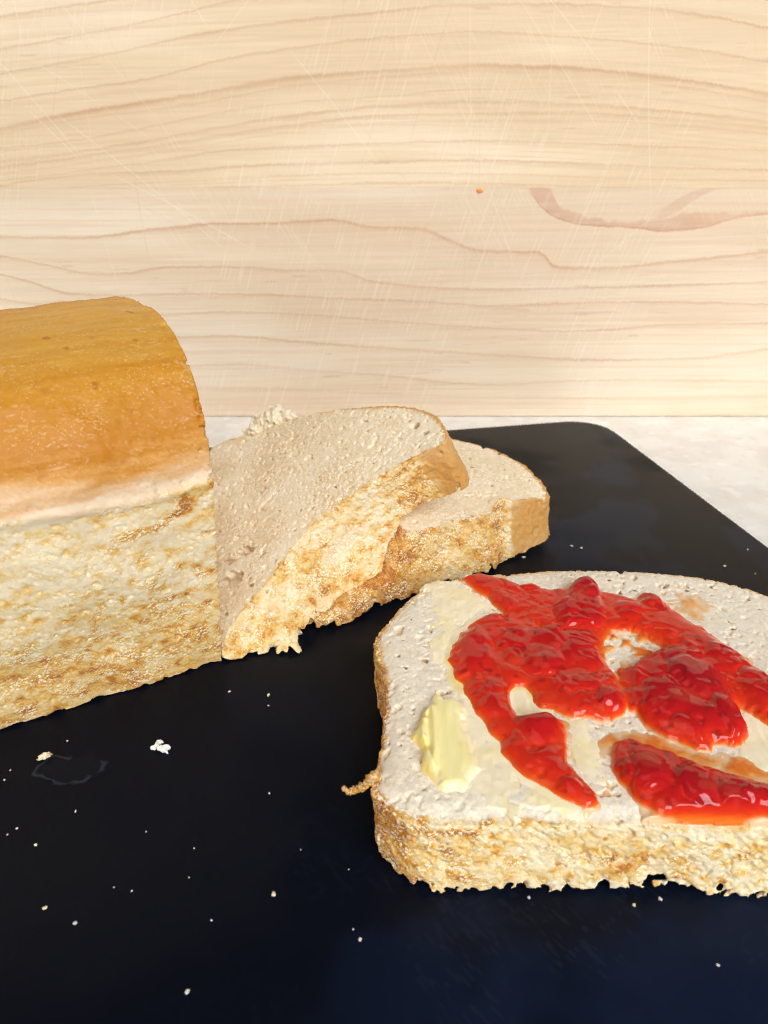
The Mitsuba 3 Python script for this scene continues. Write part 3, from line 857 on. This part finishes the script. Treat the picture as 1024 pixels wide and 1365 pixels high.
scene['butter_mat'] = {'type': 'twosided', 'bsdf': {'type': 'principled', 'base_color': VCOL, 'roughness': 0.32, 'specular': 0.5}}
comp = sorted(trimesh.graph.connected_components(trimesh.graph.face_adjacency(f), nodes=np.arange(len(f)), min_len=400), key=len, reverse=True)
BUTTER = ['pale yellow butter spread on the front slice with a thick ridged swipe at left', 'thin pale butter patch on the far left corner of the front slice beside the jam']
for k, fs in enumerate(comp[:2]):
    vv, ff, (c2,) = keep(v, f, [c], fs)
    key = 'butter' + (f'_{k:03d}' if k else '')
    add(key, vv, ff, 'butter_mat', c2)
    tag(key, BUTTER[k], 'butter')

# jam
M1b = inside(z5([(72, 32), (130, 22), (200, 30), (260, 62), (300, 55), (335, 75), (368, 110), (390, 150), (350, 190), (290, 190), (230, 165), (180, 115), (125, 72)]), .0011, 2, 2)
M1c = inside(z5([(350, 130), (385, 92), (425, 60), (460, 47), (497, 62), (524, 102), (535, 160), (510, 215), (400, 200), (360, 170)]), .0008, 3, 2)
M2 = inside(z5([(505, 115), (560, 105), (620, 112), (640, 83), (690, 92), (730, 128), (820, 188), (900, 238), (960, 288), (1040, 338), (1110, 400), (1110, 520), (1024, 485), (960, 435), (900, 400), (850, 340), (780, 295), (720, 275), (695, 225), (620, 196), (560, 200), (505, 190)]), .0015, 4, 2)
M3 = inside(z5([(600, 330), (640, 285), (720, 262), (800, 275), (850, 320), (900, 390), (955, 470), (968, 520), (930, 556), (880, 530), (840, 570), (760, 550), (680, 510), (625, 470), (600, 410)]), .0014, 5, 2)
M4 = inside(z5([(540, 540), (600, 530), (680, 555), (760, 590), (860, 625), (950, 650), (1024, 665), (1120, 680), (1120, 768), (1024, 772), (940, 778), (860, 776), (760, 772), (690, 758), (640, 730), (590, 692), (555, 650), (538, 600)]), .0014, 6, 2)
T1 = inside(z5([(500, 500), (560, 490), (640, 490), (760, 530), (860, 550), (930, 550), (1024, 590), (1110, 620), (1110, 700), (1024, 680), (900, 650), (700, 600), (560, 580), (530, 610), (548, 700), (515, 690), (490, 600)]), .0012, 7)
T2 = inside(z5([(690, 85), (790, 70), (850, 83), (888, 135), (862, 168), (845, 215), (905, 238), (990, 275), (960, 300), (820, 200), (730, 140)]), .0014, 8)
T3 = inside(z5([(490, 170), (620, 175), (720, 220), (720, 275), (640, 310), (600, 360), (560, 350), (500, 250)]), .0005, 9)
TC = inside(z5([(130, 40), (300, 70), (460, 60), (640, 100), (760, 160), (900, 260), (1020, 350), (1110, 420), (1110, 500), (960, 440), (880, 420), (780, 300), (690, 235), (540, 175), (500, 330), (560, 350), (640, 320), (660, 440), (590, 425), (520, 300), (300, 200), (170, 100)]), .0006, 10, 2)
T5 = inside(z5([(270, 150), (400, 150), (520, 190), (500, 240), (300, 210)]), .0, 10)


def lobe(d, hgt, edge):
    return np.where(d > 0, hgt * np.sqrt(np.clip(1 - (1 - np.clip(d / edge, 0, 1)) ** 2, 0, 1)), np.maximum(d * 1.6, -.003))


lob = [lobe(M1, .0030, .0075), lobe(M1b, .0026, .006), lobe(M1c, .0052, .0058), lobe(M2, .0029, .007), lobe(M3, .0048, .010), lobe(M4, .0040, .008)]
TC2 = inside(z5([(555, 300), (590, 315), (640, 285), (690, 255), (740, 255), (860, 290), (960, 420), (900, 420), (800, 330), (700, 340), (640, 440), (600, 445), (585, 390)]), .0008, 13, 2)
lob.append(lobe(TC2, .0030, .005))
HJ = .0009 * np.log(sum(np.exp(np.clip(q, -.004, 1) / .0009) for q in lob))
body = HJ > 0
BUMPS = [(460, 85, 42, 26, 1.6), (350, 235, 50, 40, 1.6), (330, 295, 60, 40, 1.4), (450, 275, 65, 45, 1.6), (545, 425, 45, 38, 2.0), (800, 360, 75, 60, 1.8), (300, 70, 40, 30, 1.2), (660, 108, 34, 26, 1.8), (590, 140, 40, 30, 1.3),
         (325, 500, 62, 52, 2.2), (640, 650, 70, 50, 1.6), (800, 690, 60, 50, 1.8), (930, 725, 70, 45, 2.2), (740, 290, 60, 30, 1.2), (905, 470, 45, 55, 1.5), (120, 260, 50, 60, 1.2), (180, 420, 55, 60, 1.2), (900, 290, 60, 40, 1.3), (210, 110, 40, 30, 1.0), (700, 420, 60, 50, 1.2), (400, 690, 50, 30, 1.0), (1000, 380, 60, 50, 1.4), (1010, 740, 40, 40, 1.6), (250, 240, 55, 40, 1.0)]
rb = np.random.default_rng(8)
bump = 0 * HJ
for x, y, rx, ry, a in BUMPS + [(rb.uniform(50, 1050), rb.uniform(40, 790), rb.uniform(16, 40), rb.uniform(12, 30), rb.uniform(.3, .8)) for _ in range(70)]:
    c0 = z5([(x, y)])[0]
    ex, ey = np.linalg.norm(z5([(x + rx, y)])[0] - c0), np.linalg.norm(z5([(x, y + ry)])[0] - c0)
    q = ((MX - c0[0]) / ex) ** 2 + ((MYg - c0[1]) / ey) ** 2
    bump = np.maximum(bump, a * .001 * np.sqrt(np.clip(1 - q / 1.6, 0, 1)) * np.clip(1.6 - q, 0, 1))
amp = sstep(.0006, .0030, HJ)
nz = meshkit.fbm(P3 * 130 + 3, 3, 41) - .5
fold = np.abs(meshkit.fbm(P3 * [90, 120, 1] + 9, 3, 51) - .5)
HJ = np.where(body, HJ + amp * (bump + + .0018 * nz - .0007 * sstep(.05, .0, fold)), HJ)
HJ = np.where(body, gaussian_filter(HJ, 1.2), HJ)
thinj = np.maximum.reduce([film(TC, .0027, .0022), film(T1 + .003 * (meshkit.fbm(P3 * 180, 3, 67) - .55), .0009, .004), film(T2 + .004 * (meshkit.fbm(P3 * 150, 3, 66) - .62), .0007, .004), film(T5, .001, .002), np.where(T3 > 0, .0032 * (meshkit.fbm(P3 * 330, 2, 77) - .47), np.maximum(T3, -.003)), film(M1 + .0022 * (meshkit.fbm(P3 * 200, 2, 15) - .3), .0005, .0008)])
soak = np.maximum.reduce([M1, M1b, M2, M3, M4, TC2]) + .010 * (meshkit.fbm(P3 * 95, 4, 57) - .47)
thinj = np.maximum(thinj, film(soak, .00060, .0022))
thinj = thinj + np.where(thinj > -.0002, .0007 * (meshkit.fbm(P3 * 380, 3, 61) - .52), 0)
HJ = np.maximum(HJ, thinj)
dJ = -sdf2(J_OUT, MX, MYg)
HJ = np.minimum(HJ, (dJ - .0014) * 2.2) - .00025
t = np.clip(HJ / .0075, 0, 1)
t = np.clip(t + .10 * (meshkit.fbm(P3 * 160, 3, 71) - .5), 0, 1)
t = np.where(t > .10, t, np.maximum(t, .0))
solid_ = sstep(-.0003, .0006, np.maximum.reduce([M1, M1b, M1c, M2, M3, M4, TC, TC2]))[..., None]
flat_ = t.ravel()
cJ = lerp3([(0, (.74, .17, .018)), (.08, (.71, .085, .010)), (.22, (.65, .032, .009)), (.5, (.50, .011, .010)), (1, (.28, .005, .012))], flat_).reshape(*t.shape, 3)
cF = lerp3([(0, (.75, .52, .31)), (.03, (.74, .38, .13)), (.07, (.72, .20, .03)), (.14, (.66, .085, .012)), (.4, (.56, .04, .008))], flat_).reshape(*t.shape, 3)
cJ = cJ * solid_ + cF * (1 - solid_)
veil = sstep(.55, .72, meshkit.fbm(P3 * [170, 230, 1] + 2, 4, 81)) * sstep(.001, .003, HJ)
cJ = cJ * (1 - .16 * veil[..., None]) + np.array((.66, .13, .06)) * .16 * veil[..., None]
seed_ = sstep(.80, .86, meshkit.noise(P3 * 420, 91)) * sstep(.001, .002, HJ)
cJ = cJ * (1 - .5 * seed_[..., None]) + np.array((.22, .006, .01)) * .5 * seed_[..., None]
v, f, c = height_solid(HJ, -.0024, cJ)
scene['jam_mat'] = {'type': 'twosided', 'bsdf': {'type': 'principled', 'base_color': VCOL, 'roughness': 0.05, 'specular': 0.32}}
add('jam', v, f, 'jam_mat', c)
tag('jam', 'glossy lumpy red jam spread thickly over the buttered front slice', 'jam')

# ------------------------------------------------------------------ crumbs
import trimesh


def crumb(px, py, size, seed, z=0.0, flat=.7, ratio=1.0):
    r = np.random.default_rng(seed)
    m = trimesh.creation.icosphere(subdivisions=2)
    ratio = ratio * r.uniform(.75, 1.6)
    v = m.vertices * (1 + 1.3 * (meshkit.fbm(m.vertices * 1.6 + seed, 2, seed)[:, None] - .5) + .9 * (meshkit.noise(m.vertices * 3 + seed, seed)[:, None] - .5))
    v = v * [size * ratio, size, size * flat]
    a = r.uniform(0, 6.28)
    v = v @ np.array([[math.cos(a), -math.sin(a), 0], [math.sin(a), math.cos(a), 0], [0, 0, 1]]).T
    v[:, 2] -= v[:, 2].min() - z - .00005
    p = on_z(px, py, z)
    return v + [p[0], p[1], 0], m.faces


TINY = [  # (photo x, y, size, what singles it out)
    (14, 1027, .5, 'tiny crumb at the left edge of the photo just under the end of the loaf'), (6, 1040, .5, 'tiny crumb at the very left edge, second below the loaf'),
    (23, 1105, .7, 'pale crumb near the left edge, left of the larger one'), (48, 1127, .9, 'pale crumb near the left edge, lowest of its little group'), (10, 1113, .5, 'leftmost tiny crumb of the group near the left edge'),
    (101, 1082, .5, 'single small crumb right below the tan crumb and flour film'), (60, 1211, .8, 'crumb low at the left, above the bottom left corner'), (101, 1231, .8, 'crumb low at the left, second from the bottom left corner'),
    (250, 1323, 1.0, 'oblong pale crumb nearest the bottom edge of the photo'), (365, 1193, 1.0, 'white crumb alone in the middle of the bare black board'), (282, 1227, .5, 'faint speck of crumb left of the scratched patch of the board'),
    (480, 1253, .8, 'white crumb below the left front corner of the jam slice'), (358, 927, .8, 'upper of two crumbs below the leaning slice'), (358, 941, .6, 'lower of two crumbs below the leaning slice'),
    (306, 922, .7, 'crumb just below the right bottom corner of the loaf'), (359, 1058, .6, 'lone speck of crumb left of the curled crust strand'), (195, 1109, .45, 'speck of crumb straight below the white bread flake'),
    (90, 988, .6, 'pale crumb just above the tan crumb, close to the loaf'), (152, 1183, .4, 'faint speck in the left half, above the lower left pair'), (259, 1131, .35, 'faint speck in the middle left, right below the bread flake'),
    (471, 1239, .4, 'dot of crumb just above the white crumb under the jam slice'), (252, 1170, .4, 'faint dot of crumb in the middle left of the board'), (775, 731, 1.0, 'right one of the crumb pair behind the jam slice'),
    (762, 728, .9, 'left one of the crumb pair behind the jam slice'), (698, 743, 1.0, 'crumb under the domed end of the flat slice'), (966, 755, .9, 'crumb behind the right end of the jam slice'),
    (997, 733, .8, 'crumb beside the right edge of the black board'), (1007, 765, .5, 'speck at the right edge just behind the jam slice'), (732, 713, 1.0, 'crumb touching the domed corner of the flat slice'),
    (705, 1197, .8, 'crumb in front of the jam slice, leftmost of three'), (845, 1207, .8, 'crumb in front of the jam slice, middle of three'), (880, 1199, .9, 'crumb in front of the jam slice, rightmost of three'),
    (957, 1287, .6, 'speck low at the right on the bluish part of the board'), (465, 1159, .35, 'faint dot left of the front corner of the jam slice'), (401, 1133, .4, 'faint dot in the middle, left of the jam slice'), (176, 1188, .5, 'faint dot low at left, between the pair and the middle')]
for k, (x, y, s, words) in enumerate(TINY):
    key = 'crumb' + (f'_{k:03d}' if k else '')
    v, f = crumb(x, y, s * .00045, 900 + k)
    add(key, v, f, 'bread_mat', np.tile((.60, .58, .54) if k % 3 else (.74, .62, .42), (len(v), 1)))
    tag(key, words, 'crumb', 'crumbs scattered on the black board')

# the white flake
fc = on_z(212, 998)
lo, h = np.array([fc[0] - .005, fc[1] - .005, -.0006]), .00022
N = (46, 46, 24)
ax = [lo[k] + h * np.arange(N[k]) for k in range(3)]
X, Y, Z = np.meshgrid(*ax, indexing='ij')
g = [field(N, q, 760 + k) for k, q in enumerate((1.0, 2.0))]
D = np.full(N, 1.0)
for dx, dy, r in ((-6, 1, .0010), (-2, -1, .0011), (2, 1, .0011), (5, 3, .0011), (9, 5, .0008), (1, -6, .0009), (10, 0, .0008)):
    q = on_z(212 + dx, 998 + dy)
    D = np.minimum(D, np.sqrt((X - q[0]) ** 2 + (Y - q[1]) ** 2 + ((Z - .0008) * 1.1) ** 2) - r)
D = np.maximum(D + .00016 * g[0] + .00028 * g[1], .00005 - Z)
D[[0, -1]] = D[:, [0, -1]] = D[:, :, [0, -1]] = .01
from scipy.ndimage import label as islands
lab, n_ = islands(D < 0)
sz = np.bincount(lab.ravel())
sz[0] = 0
D = np.where((lab > 0) & (lab != sz.argmax()), .0002, D)
v, f = surface_nets(D, lo, h)
add('bread_flake', v, f, 'bread_mat', np.tile((.80, .80, .78), (len(v), 1)))
tag('bread_flake', 'ragged white flake of bread, the largest crumb in front of the loaf', 'crumb')
v, f = crumb(60, 1011, .0011, 961, ratio=1.4)
add('tan_crumb', v, f, 'bread_mat', np.tile((.62, .50, .30), (len(v), 1)))
tag('tan_crumb', 'tan crumb below the left end of the loaf beside the smeared flour film', 'crumb')
p = on_plane(640, 254, (0, MY, 0), (0, 1.0, 0))
m = trimesh.creation.icosphere(subdivisions=2)
v = m.vertices * [.0022, .0006, .0012] * (1 + .5 * (meshkit.noise(m.vertices * 2.2, 4)[:, None] - .5)) + [p[0], MY - .0003, p[2]]
add('jam_speck', v, m.faces, 'jam_mat', np.tile((.85, .30, .05), (len(v), 1)))
tag('jam_speck', 'small orange speck of jam stuck to the upright maple board near its joint', 'jam speck')
